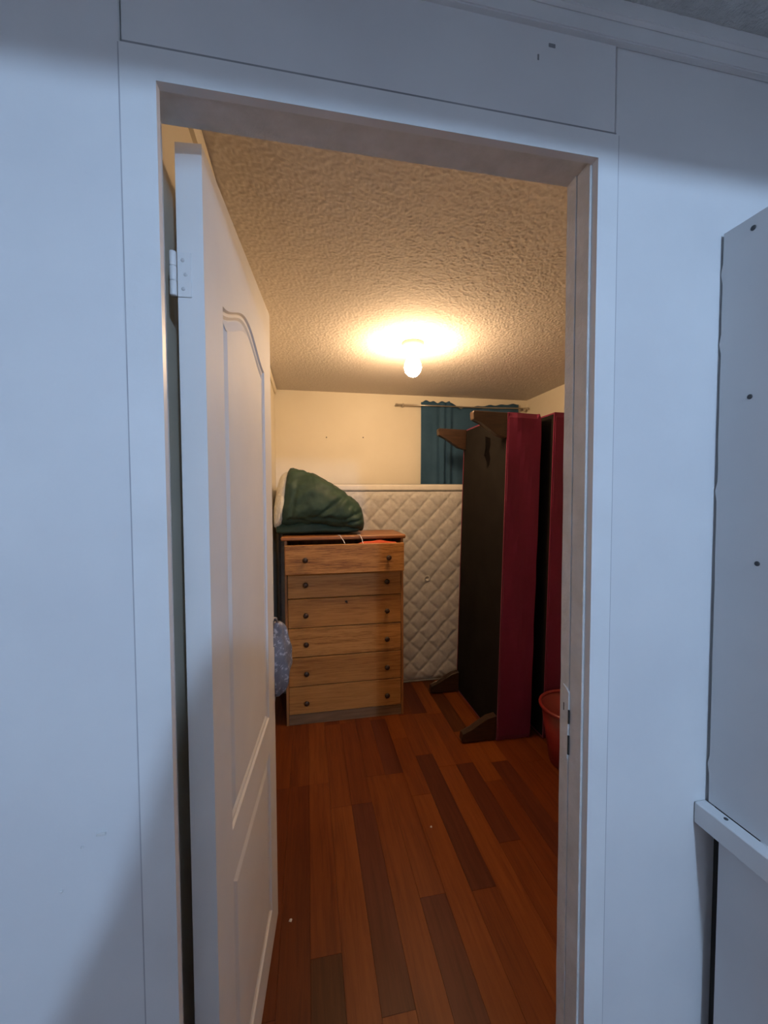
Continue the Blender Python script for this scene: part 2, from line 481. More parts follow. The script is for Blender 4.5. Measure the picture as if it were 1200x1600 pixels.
# ceiling moulding of the hall
t2 = empty('trim_2', (0, Y0, ZC))
tag(t2, 'flat wooden moulding strip under the hall ceiling', 'trim', kind='structure')
prism('moulding_board', [(Y0 - .012, 2.178), (Y0 + .001, 2.178), (Y0 + .001, ZC + .002), (Y0 - .012, ZC + .002)], 'x', HX0, HX1, 'trim_paint', t2, .002, (0, Y0, ZC))
prism('moulding_bead', [(Y0 - .020, 2.207), (Y0 - .0121, 2.204), (Y0 - .0121, ZC + .002), (Y0 - .020, ZC + .002)], 'x', HX0, HX1, 'trim_paint', t2, .001, (0, Y0, ZC))

# ------------------------------------------------------------------ hall behind the camera
o = box('floor_hall', HX0 - .08, HX1 + .08, HY0, .0099, -.05, -.0005, 'hall_floor')
tag(o, 'brown floor of the hall in front of the doorway', 'floor', kind='structure')
o = box('ceiling_hall', HX0 - .08, HX1 + .08, BEAM_Y, Y0, ZC + .003, ZC + .08, 'hall_ceiling_paint')
tag(o, 'rough textured hall ceiling above the doorway', 'ceiling', kind='structure')
link('stipple_coat', stipple('stipple_coat', HX0, HX1, -.6, Y0 - .001, ZC + .001, .008, .0012), 'hall_ceiling_paint', o)
o = box('ceiling_beam', HX0, HX1, BEAM_Y - .07, BEAM_Y - .001, 2.100, 2.44, 'hall_paint')
tag(o, 'low ceiling beam crossing the hall above the photographer', 'beam', kind='structure')
o = box('ceiling_far', HX0 - .08, HX1 + .08, HY0, BEAM_Y - .0705, 2.40, 2.45, 'rear_paint')
tag(o, 'plain ceiling of the hall end behind the beam', 'ceiling', kind='structure')
o = box('wall_hall_left', HX0 - .08, HX0, HY0, Y0, -.02, 2.45, 'rear_paint')
tag(o, 'side wall of the hall left of the photographer', 'wall', kind='structure')
o = box('wall_hall_right', HX1, HX1 + .08, HY0, Y0, -.02, 2.45, 'rear_paint')
tag(o, 'side wall of the hall behind the board partition', 'wall', kind='structure')
o = box('wall_hall_rear', HX0 - .08, HX1 + .08, HY0 - .08, HY0, -.02, 2.45, 'rear_paint')
tag(o, 'end wall of the hall behind the photographer', 'wall', kind='structure')
lp = empty('pendant_lamp', (LAMP_POS[0], LAMP_POS[1], 2.40))
tag(lp, 'cool white bulb hanging in the hall behind the photographer', 'lamp')
lathe_obj('holder', [(.02, LAMP_POS[2] + .035 - 2.40), (.022, LAMP_POS[2] + .07 - 2.40), (.006, LAMP_POS[2] + .08 - 2.40), (.006, -.01), (.045, -.01), (.045, 0)], 'ceramic', lp, None, 16)
lathe_obj('bulb', [(.004, -.036), (.022, -.029), (.034, -.012), (.036, 0), (.034, .012), (.02, .034)], 'cool_bulb', lp, (0, 0, LAMP_POS[2] - 2.40), 16)

# board partition on the right of the hall
pp = empty('board_partition', (.75, -.4, 0))
tag(pp, 'white screwed board partition with a ledge right of the doorway', 'partition')
def pbox(name, x0, x1, y0, y1, z0, z1, mat='trim_paint', bev=.0015):
    return box(name, x0, x1, y0, y1, z0, z1, mat, pp, bev, 1, (.75, -.4, 0))
PX = .748
bm = bmesh.new()    # upper board with a slightly ragged far edge
rings = []
for z in np.linspace(.834, 1.893, 60):
    y = -.003 + .0012 * noise.noise(Vector((1, 2, z * 14))) + (.0035 if noise.noise(Vector((4, 4, z * 25))) > .42 else 0) + .002 * (z - 1.4)
    rings.append([(PX - .75, y + .4, z), (PX + .018 - .75, y + .4, z), (PX + .018 - .75, -.40, z), (PX - .75, -.40, z)])
v_, f_ = loft(rings); me = mesh('board', v_, f_); bm.from_mesh(me)
link('upper_board', fin(bm, 'upper_board'), 'hall_paint', pp)
pbox('lower_board', PX + .003, PX + .021, -.80, -.022, 0.0, .79, 'hall_paint')
ld = pbox('ledge_rail', .7225, PX - .0005, -.80, .0020, .792, .833)
for (y, z) in ((-.052, 1.872), (-.055, 1.588), (-.075, 1.303)):
    o = lathe_obj('screw', [(.0042, -.0008), (.0042, .0012), (.003, .0016)], 'screw_metal', pp, (PX - .75, y + .4, z), 12)
    o.rotation_euler = (0, -math.pi / 2, 0)
o = lathe_obj('screw', [(.0035, -.0008), (.0035, .001), (.002, .0013)], 'screw_metal', pp, (-.012, -.045 + .4, .833), 12)
# dark strip added behind the boards to give the gap its shade
pbox('gap_shade', PX + .022, PX + .05, -.06, .0025, 0, 1.88, 'dark_gap')

# ------------------------------------------------------------------ the open door
DANG = 1.4884
DW, DT = 0.625, 0.042
dr = empty('door_1', (-0.1646, 0.1027, 0))
dr.rotation_euler = (0, 0, DANG)
tag(dr, 'white moulded panel door standing open into the bedroom', 'door', kind='structure')
# local: x along the leaf, y = 0 is the face seen, +y the hidden face, z up
outer = [(0, .012), (DW, .012), (DW, .925), (DW - .016, .925), (DW - .016, 1.015), (DW, 1.015), (DW, 1.997), (0, 1.997)]
def arch(x0, x1, z0, zs_, rise, n=22):
    pts = [(x0, z0), (x1, z0)]
    for i in range(n + 1):
        t = i / n
        x = x1 + (x0 - x1) * t
        s = math.sin(math.pi * t)
        pts.append((x, zs_ + rise * (s ** 1.7) if 0 < t < 1 else zs_))
    return pts
P1 = arch(.105, .520, .745, 1.785, .062)
P2 = [(.105, .135), (.520, .135), (.520, .640), (.105, .640)]
def inset(poly, d):
    n = len(poly); out = []
    for i in range(n):
        a, b2, c = Vector(poly[i - 1]), Vector(poly[i]), Vector(poly[(i + 1) % n])
        e1, e2 = (b2 - a).normalized(), (c - b2).normalized()
        n1, n2 = Vector((-e1.y, e1.x)), Vector((-e2.y, e2.x))
        m_ = n1 + n2
        m_ = m_ / max(m_.length_squared, 1e-6) * 2
        if m_.length > 1.6: m_ = m_.normalized() * 1.6
        out.append((b2.x + m_.x * d, b2.y + m_.y * d))
    return out
bm = bmesh.new()
edges = []
def loop(poly, y):
    vs_ = [bm.verts.new((a, y, b2)) for a, b2 in poly]
    return vs_, [bm.edges.new((vs_[i], vs_[(i + 1) % len(vs_)])) for i in range(len(vs_))]
vo_, eo = loop(outer, 0)
v1_, e1 = loop(P1, 0)
v2_, e2 = loop(P2, 0)
bmesh.ops.triangle_fill(bm, use_beauty=True, use_dissolve=False, edges=eo + e1 + e2)
for vs1, P in ((v1_, P1), (v2_, P2)):
    prev = vs1
    for d_, dep in ((.004, .0045), (.010, .0055), (.016, .009)):
        cur = [bm.verts.new((a, dep, b2)) for a, b2 in inset(P, d_)]
        for i in range(len(cur)):
            j = (i + 1) % len(cur)
            bm.faces.new((prev[i], prev[j], cur[j], cur[i]))
        prev = cur
    bm.faces.new(prev)
vb = [bm.verts.new((a, DT, b2)) for a, b2 in outer]
bm.faces.new(vb)
for i in range(len(vo_)):
    j = (i + 1) % len(vo_)
    bm.faces.new((vo_[i], vo_[j], vb[j], vb[i]))
leaf = link('door_leaf', fin(bm, 'door_leaf'), 'door_paint', dr)
for P in (P1, P2):
    bm = bmesh.new()
    prev = None
    for d_, dep in ((.0185, .0085), (.022, .0070), (.034, .0030), (.037, .0022)):
        cur = [bm.verts.new((a, dep, b2)) for a, b2 in inset(P, d_)]
        if prev:
            for i in range(len(cur)):
                j = (i + 1) % len(cur)
                bm.faces.new((prev[i], prev[j], cur[j], cur[i]))
        prev = cur
    bm.faces.new(prev)
    link('door_panel', fin(bm, 'door_panel'), 'door_paint', dr)
# hinges: a leaf plate on the hinge edge and the knuckle beside the jamb
for zc_ in (1.785, .22):
    hg = box('hinge', -.0022, .0, .0195, .0415, zc_ - .036, zc_ + .036, 'trim_paint', dr, .0006)
    for s in range(3):
        lathe_obj('knuckle', [(.0052, -.0115), (.0056, -.0105), (.0056, .0105), (.0052, .0115)], 'trim_paint', hg, (-.0035, .0475, zc_ + (s - 1) * .0238), 12)
    for s in (-1, 0, 1):
        o = lathe_obj('screw', [(.0032, -.0004), (.0032, .0004), (.0024, .0007)], 'galvanised', hg, (-.0022, .0285 + .004 * (s % 2), zc_ + s * .023), 10)
        o.rotation_euler = (0, -math.pi / 2, 0)

# ------------------------------------------------------------------ chest of drawers
ds = empty('chest_of_drawers', (.23, 2.05, 0))
tag(ds, 'pine chest of six drawers with dark round knobs', 'dresser')
DO = (.23, 2.05, 0)
def dbox(name, x0, x1, y0, y1, z0, z1, mat, bev=.0015, parent=None):
    return box(name, x0, x1, y0, y1, z0, z1, mat, parent or ds, bev, 1, DO)
DX0, DX1, DF, DBK = -.142, .600, 1.873, 2.235
dbox('side_panel', DX0, DX0 + .016, DF, DBK, 0, 1.150, 'pine_side')
dbox('side_panel', DX1 - .016, DX1, DF, DBK, 0, 1.150, 'pine_side')
dbox('back_panel', DX0 + .016, DX1 - .016, DBK - .006, DBK, .02, 1.150, 'pine_side', 0)
dbox('top_panel', DX0 - .02, DX1 + .014, DF - .012, DBK + .008, 1.1505, 1.175, 'pine_top', .006)
dbox('plinth', DX0 + .0165, DX1 - .0165, DF + .004, DF + .02, 0, .064, 'plinth')
dbox('rail', DX0 + .0165, DX1 - .0165, DF + .018, DF + .03, .935, .947, 'pine_side')
zsD = [(.067, .2385), (.2435, .4205), (.4255, .604), (.609, .787), (.792, .948), (.952, 1.136)]
kprof = [(.006, 0), (.006, .010), (.012, .013), (.0165, .019), (.0165, .023), (.012, .028), (.004, .030)]
for i, (z0, z1) in enumerate(zsD):
    pull = .062 if i == 5 else 0
    y0 = DF - pull + (.0 if i == 5 else .002)
    xa, xb = (DX0 + .006, DX1 - .010) if i == 5 else (DX0 + .0175, DX1 - .0175)
    if i == 5: z1 = 1.128
    zmid = (z0 + z1) / 2
    dwr = box('drawer', xa, xb, y0, y0 + .018, z0, z1, 'pine_lined' if i in (5, 2) else 'pine', ds, .0022, 1, DO)
    # drawer box behind the front
    bmx = bmesh.new()
    bm_box(bmx, DX0 + .03 - DO[0], DX0 + .042 - DO[0], y0 + .0185 - DO[1], DBK - .03 - DO[1] - pull * .5, z0 + .012, z1 - .03)
    bm_box(bmx, DX1 - .042 - DO[0], DX1 - .03 - DO[0], y0 + .0185 - DO[1], DBK - .03 - DO[1] - pull * .5, z0 + .012, z1 - .03)
    bm_box(bmx, DX0 + .0425 - DO[0], DX1 - .0425 - DO[0], y0 + .0185 - DO[1], DBK - .03 - DO[1] - pull * .5, z0 + .012, z0 + .018)
    link('drawer_box', fin(bmx, 'drawer_box'), 'pine_side', dwr)
    kz = [.140, .325, .508, .690, .878, 1.040][i]
    for kx in (-.018, .489):
        lathe_obj('knob', kprof, 'knob_brown', dwr, (kx - DO[0], y0 - DO[1], kz), 18, '-y')
    if i == 3:
        lk = lathe_obj('keyhole', [(.0075, -.001), (.0075, .0012), (.004, .0016)], 'knob_brown', dwr, (.231 - DO[0], y0 - DO[1], .760), 14, '-y')
        box('slot', .2335 - DO[0], .2395 - DO[0], y0 - DO[1] - .001, y0 - DO[1] + .001, .747, .760, 'knob_brown', dwr)
# red garment peeping from the open top drawer
v_, f_ = [], []
rings = []
for i in range(15):
    t = i / 14
    x = .31 + .24 * t
    rr = math.sin(math.pi * min(max(t, .04), .96)) ** .5
    rings.append([(x, 1.862 + .018 * rr * math.cos(a), 1.119 + (.023 * rr + .003 * math.sin(x * 60)) * math.sin(a)) for a in np.linspace(0, 2 * math.pi, 14, endpoint=False)])
v_, f_ = loft(rings)
o = link('garment', mesh('garment', v_, f_), 'red_garment', None, None, True)
tag(o, 'red orange garment peeping out of the open top drawer', 'garment')
for (xa, xb, lab) in ((.195, .218, 'thin white cord over the drawer edge, nearer the blanket middle'), (.318, .330, 'thin white cord over the drawer edge, beside the red garment')):
    o = tube('cord', [(xa - .012, 1.885, 1.1775), (xa - .006, 1.862, 1.1785), (xa, 1.858, 1.1785), (xa + .006, 1.848, 1.166), ((xa + xb) / 2 + .006, 1.836, 1.150), (xb, 1.826, 1.1375), (xb + .003, 1.817, 1.1305)], .0021, 'cord_white')
    tag(o, lab, 'cord', 'cords hanging from the chest of drawers')

# ------------------------------------------------------------------ green blanket bundle
bl = empty('blanket', (.08, 2.05, 1.1755))
tag(bl, 'bundled dark green blanket with cream fleece lining', 'blanket')
BO = Vector((.08, 2.05, 1.1755))
def interp_sections(sec, n):
    sec = np.array(sec); t = np.linspace(0, len(sec) - 1, n)
    out = np.zeros((n, sec.shape[1]))
    for c in range(sec.shape[1]):
        # smooth (Catmull-Rom) interpolation
        for i, tt in enumerate(t):
            k_ = min(int(tt), len(sec) - 2); u_ = tt - k_
            p0, p1, p2, p3 = sec[max(k_ - 1, 0), c], sec[k_, c], sec[k_ + 1, c], sec[min(k_ + 2, len(sec) - 1), c]
            out[i, c] = .5 * (2 * p1 + (p2 - p0) * u_ + (2 * p0 - 5 * p1 + 4 * p2 - p3) * u_ ** 2 + (3 * p1 - p0 - 3 * p2 + p3) * u_ ** 3)
    return out
def blob(sec, n, m_, ex, wr, seed, crease=None):
    rings = []
    for (x, zl, zt, yc, hw, sl) in interp_sections(sec, n):
        ring = []
        for a in np.linspace(0, 2 * math.pi, m_, endpoint=False):
            c, s = math.cos(a), math.sin(a)
            y = yc + hw * math.copysign(abs(c) ** ex, c)
            z = (zl + zt) / 2 + (zt - zl) / 2 * math.copysign(abs(s) ** ex, s)
            # the top leans back, the base bulges forward
            f = (z - zl) / max(zt - zl, 1e-4)
            y += .06 * (f - .3) * (1 if c < 0 else .2)
            p = Vector((x + sl * f, y, z))
            d = Vector((0, y - yc, z - (zl + zt) / 2))
            d = d.normalized() if d.length > 1e-6 else Vector((0, 0, 1))
            w_ = noise.fractal(Vector((p.x * 7 + seed, p.y * 9, p.z * 12 - p.x * 6)), 0.9, 2.1, 4) * wr
            if crease:
                for (ax, az, bx, bz, dep, wid) in crease:
                    A, B = Vector((ax, az)), Vector((bx, bz)); Q = Vector((p.x, p.z))
                    t = max(0, min(1, (Q - A).dot(B - A) / (B - A).length_squared))
                    dd = (Q - A - (B - A) * t).length
                    w_ -= dep * math.exp(-(dd / wid) ** 2) * (math.sin(math.pi * min(max(t, .05), .95)) ** .5)
            ring.append(p + d * w_ - BO)
        rings.append(ring)
    v_, f_ = loft(rings)
    return mesh('blob', v_, f_)
upper = [(-.172, 1.262, 1.540, 2.06, .12, .040), (-.160, 1.245, 1.592, 2.045, .155, .046), (-.12, 1.238, 1.604, 2.035, .172, .030), (-.04, 1.238, 1.590, 2.03, .180, .010), (.06, 1.236, 1.556, 2.03, .185, 0),
         (.16, 1.228, 1.506, 2.03, .185, 0), (.25, 1.215, 1.446, 2.03, .175, 0), (.315, 1.205, 1.392, 2.035, .155, 0), (.348, 1.205, 1.345, 2.04, .12, 0), (.362, 1.235, 1.305, 2.045, .06, 0)]
cr = [(.02, 1.26, .27, 1.445, .022, .012), (.20, 1.26, .345, 1.325, .016, .008), (.22, 1.235, .35, 1.275, .015, .008), (-.10, 1.28, -.06, 1.52, .010, .014), (-.15, 1.28, .0, 1.262, .012, .010), (.0, 1.285, .22, 1.275, .014, .010), (.10, 1.30, .17, 1.40, .008, .010), (.26, 1.25, .30, 1.37, .010, .009)]
link('outer_fold', blob(upper, 90, 96, .76, .016, 1.0, cr), 'blanket_green', bl, None, True)
lower = [(-.190, 1.205, 1.245, 2.05, .09, 0), (-.18, 1.186, 1.27, 2.05, .12, 0), (-.05, 1.184, 1.285, 2.05, .136, 0), (.08, 1.184, 1.285, 2.05, .138, 0), (.2, 1.184, 1.282, 2.05, .138, 0), (.28, 1.184, 1.275, 2.05, .130, 0), (.32, 1.19, 1.262, 2.05, .11, 0), (.335, 1.208, 1.245, 2.05, .07, 0)]
link('lower_fold', blob(lower, 64, 40, .6, .007, 5.0, [(-.1, 1.215, .1, 1.222, .008, .010), (.1, 1.235, .3, 1.215, .009, .010), (.2, 1.20, .33, 1.235, .008, .008)]), 'blanket_green', bl, None, True)
lin = [(-.214, 1.31, 1.46, 2.05, .06, .02), (-.212, 1.25, 1.53, 2.05, .10, .036), (-.206, 1.225, 1.560, 2.045, .130, .048), (-.180, 1.225, 1.578, 2.04, .150, .050), (-.155, 1.25, 1.570, 2.04, .14, .046)]
link('fleece_lining', blob(lin, 20, 48, .75, .006, 9.0), 'sherpa', bl, None, True)

# ------------------------------------------------------------------ mattress standing on its side
MX0, MX1, MYF, MYB, MZ1 = -.20, 1.80, 2.292, 2.478, 1.512
mt = empty('mattress', (.8, (MYF + MYB) / 2, 0))
tag(mt, 'white quilted mattress standing on its side against back wall', 'mattress')
MO = (.8, (MYF + MYB) / 2, 0)
box('mattress_core', MX0, MX1, MYF + .010, MYB - .012, .004, MZ1 - .004, 'mattress_side', mt, .03, 3, MO)
# quilted panel: displaced grid with diamond stitching
st = .0075
nx, nz = int((MX1 - MX0 - .02) / st), int((MZ1 - .02) / st)
xs = np.linspace(MX0 + .01, MX1 - .01, nx); zz = np.linspace(.01, MZ1 - .056, nz)
Xg, Zg = np.meshgrid(xs, zz)
a_, b_ = .150, .156
u_ = (Xg / a_ + Zg / b_); w_ = (Xg / a_ - Zg / b_)
wob = .025 * np.sin(Xg * 31 + 2 * np.sin(Zg * 17)) 
du = np.abs((u_ + wob) - np.round(u_ + wob)); dw = np.abs((w_ + wob) - np.round(w_ + wob))
dm = np.minimum(du, dw)
puff = .0095 * (1 - np.exp(-(dm / .115) ** 1.25))
puff += .0013 * np.array([[noise.noise(Vector((x * 26, 0, z * 26))) for x in xs] for z in zz])
edge = np.minimum(np.minimum(Xg - (MX0 + .01), (MX1 - .01) - Xg), np.minimum(Zg - .01, (MZ1 - .056) - Zg))
em = np.clip(edge / .05, 0, 1) ** .5
Yg = MYF + .0095 - puff * np.clip(edge / .03, 0, 1) - .008 * em
co = np.stack([Xg - MO[0], Yg - MO[1], Zg], -1).reshape(-1, 3)
idx = np.arange(nx * nz).reshape(nz, nx)
q = np.stack([idx[:-1, :-1], idx[:-1, 1:], idx[1:, 1:], idx[1:, :-1]], -1).reshape(-1, 4)
link('quilted_panel', mesh('quilted_panel', co, q.tolist()), 'quilt', mt, None, True)
# edge tape round the front and the back
for yy in (MYF + .007, MYB - .014):
    rc = .03; pts = []
    zt_ = MZ1 - (.046 if yy < 2.4 else 0)
    for (cx_, cz_, a0) in ((MX1 - rc - .002, zt_ - rc - .004, 0), (MX0 + rc + .002, zt_ - rc - .004, 90), (MX0 + rc + .002, rc + .006, 180), (MX1 - rc - .002, rc + .006, 270)):
        for s in range(5):
            an = math.radians(a0 + 22.5 * s)
            pts.append((cx_ + rc * math.cos(an) - MO[0], yy - MO[1], cz_ + rc * math.sin(an)))
    pts.append(pts[0])
    tube('edge_tape', pts, .0065, 'tape', mt, 8)
# small round woven badge
o = lathe_obj('woven_badge', [(.010, 0), (.010, .0015), (.017, .003), (.021, .003), (.023, .0005)], 'quilt', mt, (.885 - MO[0], MYF - .0075 - MO[1], .795), 24, '-y')

# ------------------------------------------------------------------ curtain and rod
RZ = 2.142
rod = empty('curtain_rod', (1.25, 2.493, RZ))
tag(rod, 'thin metal curtain rod high on the back wall', 'curtain rod')
tube('rod', [(-.545, 0, -.001), (-.2, 0, 0), (.2, 0, 0), (.565, 0, .008)], .0055, 'rod_metal', rod)
lathe_obj('finial', [(.0055, 0), (.009, .002), (.009, .014), (.004, .018)], 'rod_metal', rod, (-.545, 0, 0)).rotation_euler = (0, -math.pi / 2, 0)
lathe_obj('finial', [(.0055, 0), (.009, .002), (.009, .014), (.004, .018)], 'rod_metal', rod, (.565, 0, .008)).rotation_euler = (0, math.pi / 2, 0)
for bx in (-.50, .54):
    box('bracket', bx - .006, bx + .006, -.004, .049, -.012, .010, 'rod_metal', rod, .001)
bm = bmesh.new()
nu, nv = 150, 40
grid = []
for side in (0, 1):
    rows = []
    for j in range(nv + 1):
        row = []
        t = j / nv
        for i in range(nu + 1):
            s = i / nu
            x = .893 + .852 * s + .010 * (1 - t)
            hang = max(0.0, 1 - t / .10)
            # top edge: gathered heading on the left, slack flap on the right
            ztop = 2.180 + .006 * math.sin(x * 95) + .004 * math.sin(x * 41)
            if s > .28: ztop = 2.180 - .046 * min(1, (s - .28) / .12) + .056 * max(0, (s - .40) / .6) ** .7 + .004 * math.sin(x * 60)
            z = ztop + (1.30 - ztop) * t
            amp = .0125 * (.35 + .65 * min(1, t * 3)) * (1 if s < .5 else .7)
            y = 2.516 + amp * math.sin(x * 74 + 2.2 * math.sin(x * 17) + .6 * t) * (.55 + .45 * math.sin(x * 23 + 1)) + .004 * math.sin(x * 37 + 4 * t)
            
            row.append(bm.verts.new((x - 1.3, y - 2.51 + side * .0016, z - 1.75)))
        rows.append(row)
    grid.append(rows)
for side in (0, 1):
    g = grid[side]
    for j in range(nv):
        for i in range(nu):
            f = (g[j][i], g[j][i + 1], g[j + 1][i + 1], g[j + 1][i])
            bm.faces.new(f if side == 0 else f[::-1])
a, b2 = grid
for j in range(nv):
    bm.faces.new((a[j][0], a[j + 1][0], b2[j + 1][0], b2[j][0]))
    bm.faces.new((a[j][nu], b2[j][nu], b2[j + 1][nu], a[j + 1][nu]))
for i in range(nu):
    bm.faces.new((a[0][i], b2[0][i], b2[0][i + 1], a[0][i + 1]))
    bm.faces.new((a[nv][i], a[nv][i + 1], b2[nv][i + 1], b2[nv][i]))
o = link('curtain', fin(bm, 'curtain'), 'curtain_blue', None, (1.3, 2.51, 1.75), True)
tag(o, 'dark blue gathered curtain hanging from the rod behind mattress', 'curtain')

# ------------------------------------------------------------------ bed bases standing on end
def bed_base(x, y, width, thick, height, lean, label, legs, tear):
    e = empty('bed_base', (x, y, 0))
    e.rotation_euler = (0, lean, 0)
    tag(e, label, 'bed base', 'bed bases standing on end')
    # upholstered body with soft wavy sides
    bm = bmesh.new()
    rings = []
    for z in np.linspace(0.0, height, 64):
        ins = .010 * max(0, 1 - min(z, height - z) / .015) ** 2
        ring = []
        ny_, nx_ = 14, 8
        def P(px, py, nxn, nyn):
            w_ = .0045 * noise.noise(Vector((px * 9 + x, py * 9, z * 5))) - .0022 * math.exp(-((z - 1.37 - .02 * px) / .006) ** 2)
            w_ += .0055 * max(0, noise.noise(Vector((px * 14 + 3 * z, py * 7, z * 3.1 + px * 6))))
            return (px + nxn * (w_ - ins), py + nyn * (w_ - ins), z)
        for i in range(nx_): ring.append(P(.006 + (thick - .006) * i / nx_, 0, 0, -1))
        for i in range(ny_): ring.append(P(thick, width * i / ny_, 1, 0))
        for i in range(nx_): ring.append(P(thick - (thick - .006) * i / nx_, width, 0, 1))
        for i in range(ny_): ring.append((.006, width - width * i / ny_, z))
        rings.append(ring)
    v_, f_ = loft(rings); me = mesh('b', v_, f_); bm.from_mesh(me)
    link('upholstered_body', fin(bm, 'upholstered_body'), 'base_fabric', e, None, False)
    # black dust cover on the underside with a long tear
    bm = bmesh.new()
    oz = [(0.012, .012), (width - .012, .012), (width - .012, height - .012), (.012, height - .012)]
    lo = [bm.verts.new((.0, a, b2)) for a, b2 in oz]
    ed = [bm.edges.new((lo[i], lo[(i + 1) % 4])) for i in range(4)]
    if tear:
        tl = [bm.verts.new((.0, a - y, b2)) for a, b2 in tear]
        ed += [bm.edges.new((tl[i], tl[(i + 1) % len(tl)])) for i in range(len(tl))]
    bmesh.ops.triangle_fill(bm, use_beauty=True, use_dissolve=False, edges=ed)
    r_ = bmesh.ops.extrude_face_region(bm, geom=list(bm.faces))
    for v2 in [g for g in r_['geom'] if isinstance(g, bmesh.types.BMVert)]: v2.co.x += .0045
    link('dust_cover', fin(bm, 'dust_cover'), 'dust_cover', e)
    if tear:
        bm = bmesh.new()     # near-black sheet, its colour standing in for the shade inside the tear
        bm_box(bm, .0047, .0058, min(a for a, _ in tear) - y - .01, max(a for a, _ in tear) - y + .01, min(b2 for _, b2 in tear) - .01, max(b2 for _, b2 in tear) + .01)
        link('hollow', fin(bm, 'hollow'), 'tear_shade', e)
    # piping strip along the edge of the cover
    for (y0, y1, z0, z1) in ((.002, width - .002, height - .011, height - .003), (.002, width - .002, .003, .011), (.002, .011, .0115, height - .0115), (width - .011, width - .002, .0115, height - .0115)):
        bm = bmesh.new(); bm_box(bm, -.001, .0055, y0, y1, z0, z1, .001)
        link('welt', fin(bm, 'welt'), 'base_fabric', e)
    # wedge shaped wooden legs
    for (ly, up) in legs:
        pr = [(-.001, 0), (-.205, 0), (-.210, .010), (-.205, .048), (-.185, .052), (-.150, .066), (-.105, .098), (-.055, .130), (-.001, .142)]
        bm = bmesh.new()
        def L(a, b2): return (a, (height - .004 - b2) if up else (b2 + .004))
        va = [bm.verts.new((L(a, b2)[0], ly, L(a, b2)[1])) for a, b2 in pr]
        vb2 = [bm.verts.new((L(a, b2)[0], ly + .045, L(a, b2)[1])) for a, b2 in pr]
        bm.faces.new(va); bm.faces.new(vb2[::-1])
        for i in range(len(pr)):
            j = (i + 1) % len(pr)
            bm.faces.new((va[i], va[j], vb2[j], vb2[i]))
        bmesh.ops.bevel(bm, geom=list(bm.edges), offset=.003, segments=1, affect='EDGES')
        link('leg', fin(bm, 'leg'), 'leg_wood', e)
    return e
tear = [(1.775, 1.795), (1.700, 1.775), (1.695, 1.73), (1.712, 1.695), (1.690, 1.65), (1.700, 1.615), (1.735, 1.585), (1.745, 1.63), (1.785, 1.675), (1.768, 1.72)]
LEAN = math.atan2(.054, 1.89)
bed_base(1.060, 1.482, .650, .207, 1.892, LEAN, 'crimson bed base on end, black underside and wooden legs facing the dresser',
         [(.004, True), (.60, True), (.012, False), (.60, False)], tear)
bed_base(1.335, 1.452, .650, .207, 1.895, LEAN * .9, 'crimson bed base on end, the one between right wall and the other', [], None)

# ------------------------------------------------------------------ red bucket
bk = empty('bucket', (1.375, 1.235, 0))
tag(bk, 'red plastic bucket standing before the bed bases', 'bucket')
prof = [(.118, 0), (.122, .004), (.165, .300), (.1625, .300), (.119, .008), (.0, .008)]
v_, f_ = [], []
n = 40
for (r_, h_) in prof[:-1]:
    for kk in range(n):
        an = 2 * math.pi * kk / n
        v_.append((r_ * math.cos(an), r_ * math.sin(an), h_))
for i in range(len(prof) - 2):
    for kk in range(n):
        a, b2 = i * n + kk, i * n + (kk + 1) % n
        f_.append((a, b2, b2 + n, a + n))
f_.append(tuple(range(n - 1, -1, -1))); f_.append(tuple((len(prof) - 2) * n + kk for kk in range(n)))
bm = bmesh.new(); me = mesh('b', v_, f_); bm.from_mesh(me)
link('bucket_body', fin(bm, 'bucket_body'), 'bucket_plastic', bk, None, True)
v_, f_ = [], []
for kk in range(n):
    an = 2 * math.pi * kk / n
    for s in range(10):
        b2 = 2 * math.pi * s / 10
        r_ = .169 + .0085 * math.cos(b2)
        v_.append((r_ * math.cos(an), r_ * math.sin(an), .304 + .010 * math.sin(b2)))
for kk in range(n):
    for s in range(10):
        f_.append((kk * 10 + s, ((kk + 1) % n) * 10 + s, ((kk + 1) % n) * 10 + (s + 1) % 10, kk * 10 + (s + 1) % 10))
link('rim', mesh('rim', v_, f_), 'bucket_plastic', bk, None, True)
# crumpled olive cloth in the bucket
rings = []
for i in range(14):
    t = i / 13; ph = math.pi * (t * .96 + .02)
    rings.append([Vector((.085 * math.sin(ph) * math.cos(a), .085 * math.sin(ph) * math.sin(a), .075 - .065 * math.cos(ph))) *
                  (1 + .28 * noise.noise(Vector((3 * math.cos(a) * math.sin(ph), 3 * math.sin(a) * math.sin(ph), 3 * math.cos(ph))))) for a in np.linspace(0, 2 * math.pi, 22, endpoint=False)])
v_, f_ = loft(rings)
o = link('rag', mesh('rag', v_, f_), 'olive_cloth', None, (1.355, 1.235, .016), True)
tag(o, 'crumpled olive rag lying in the red bucket', 'rag')

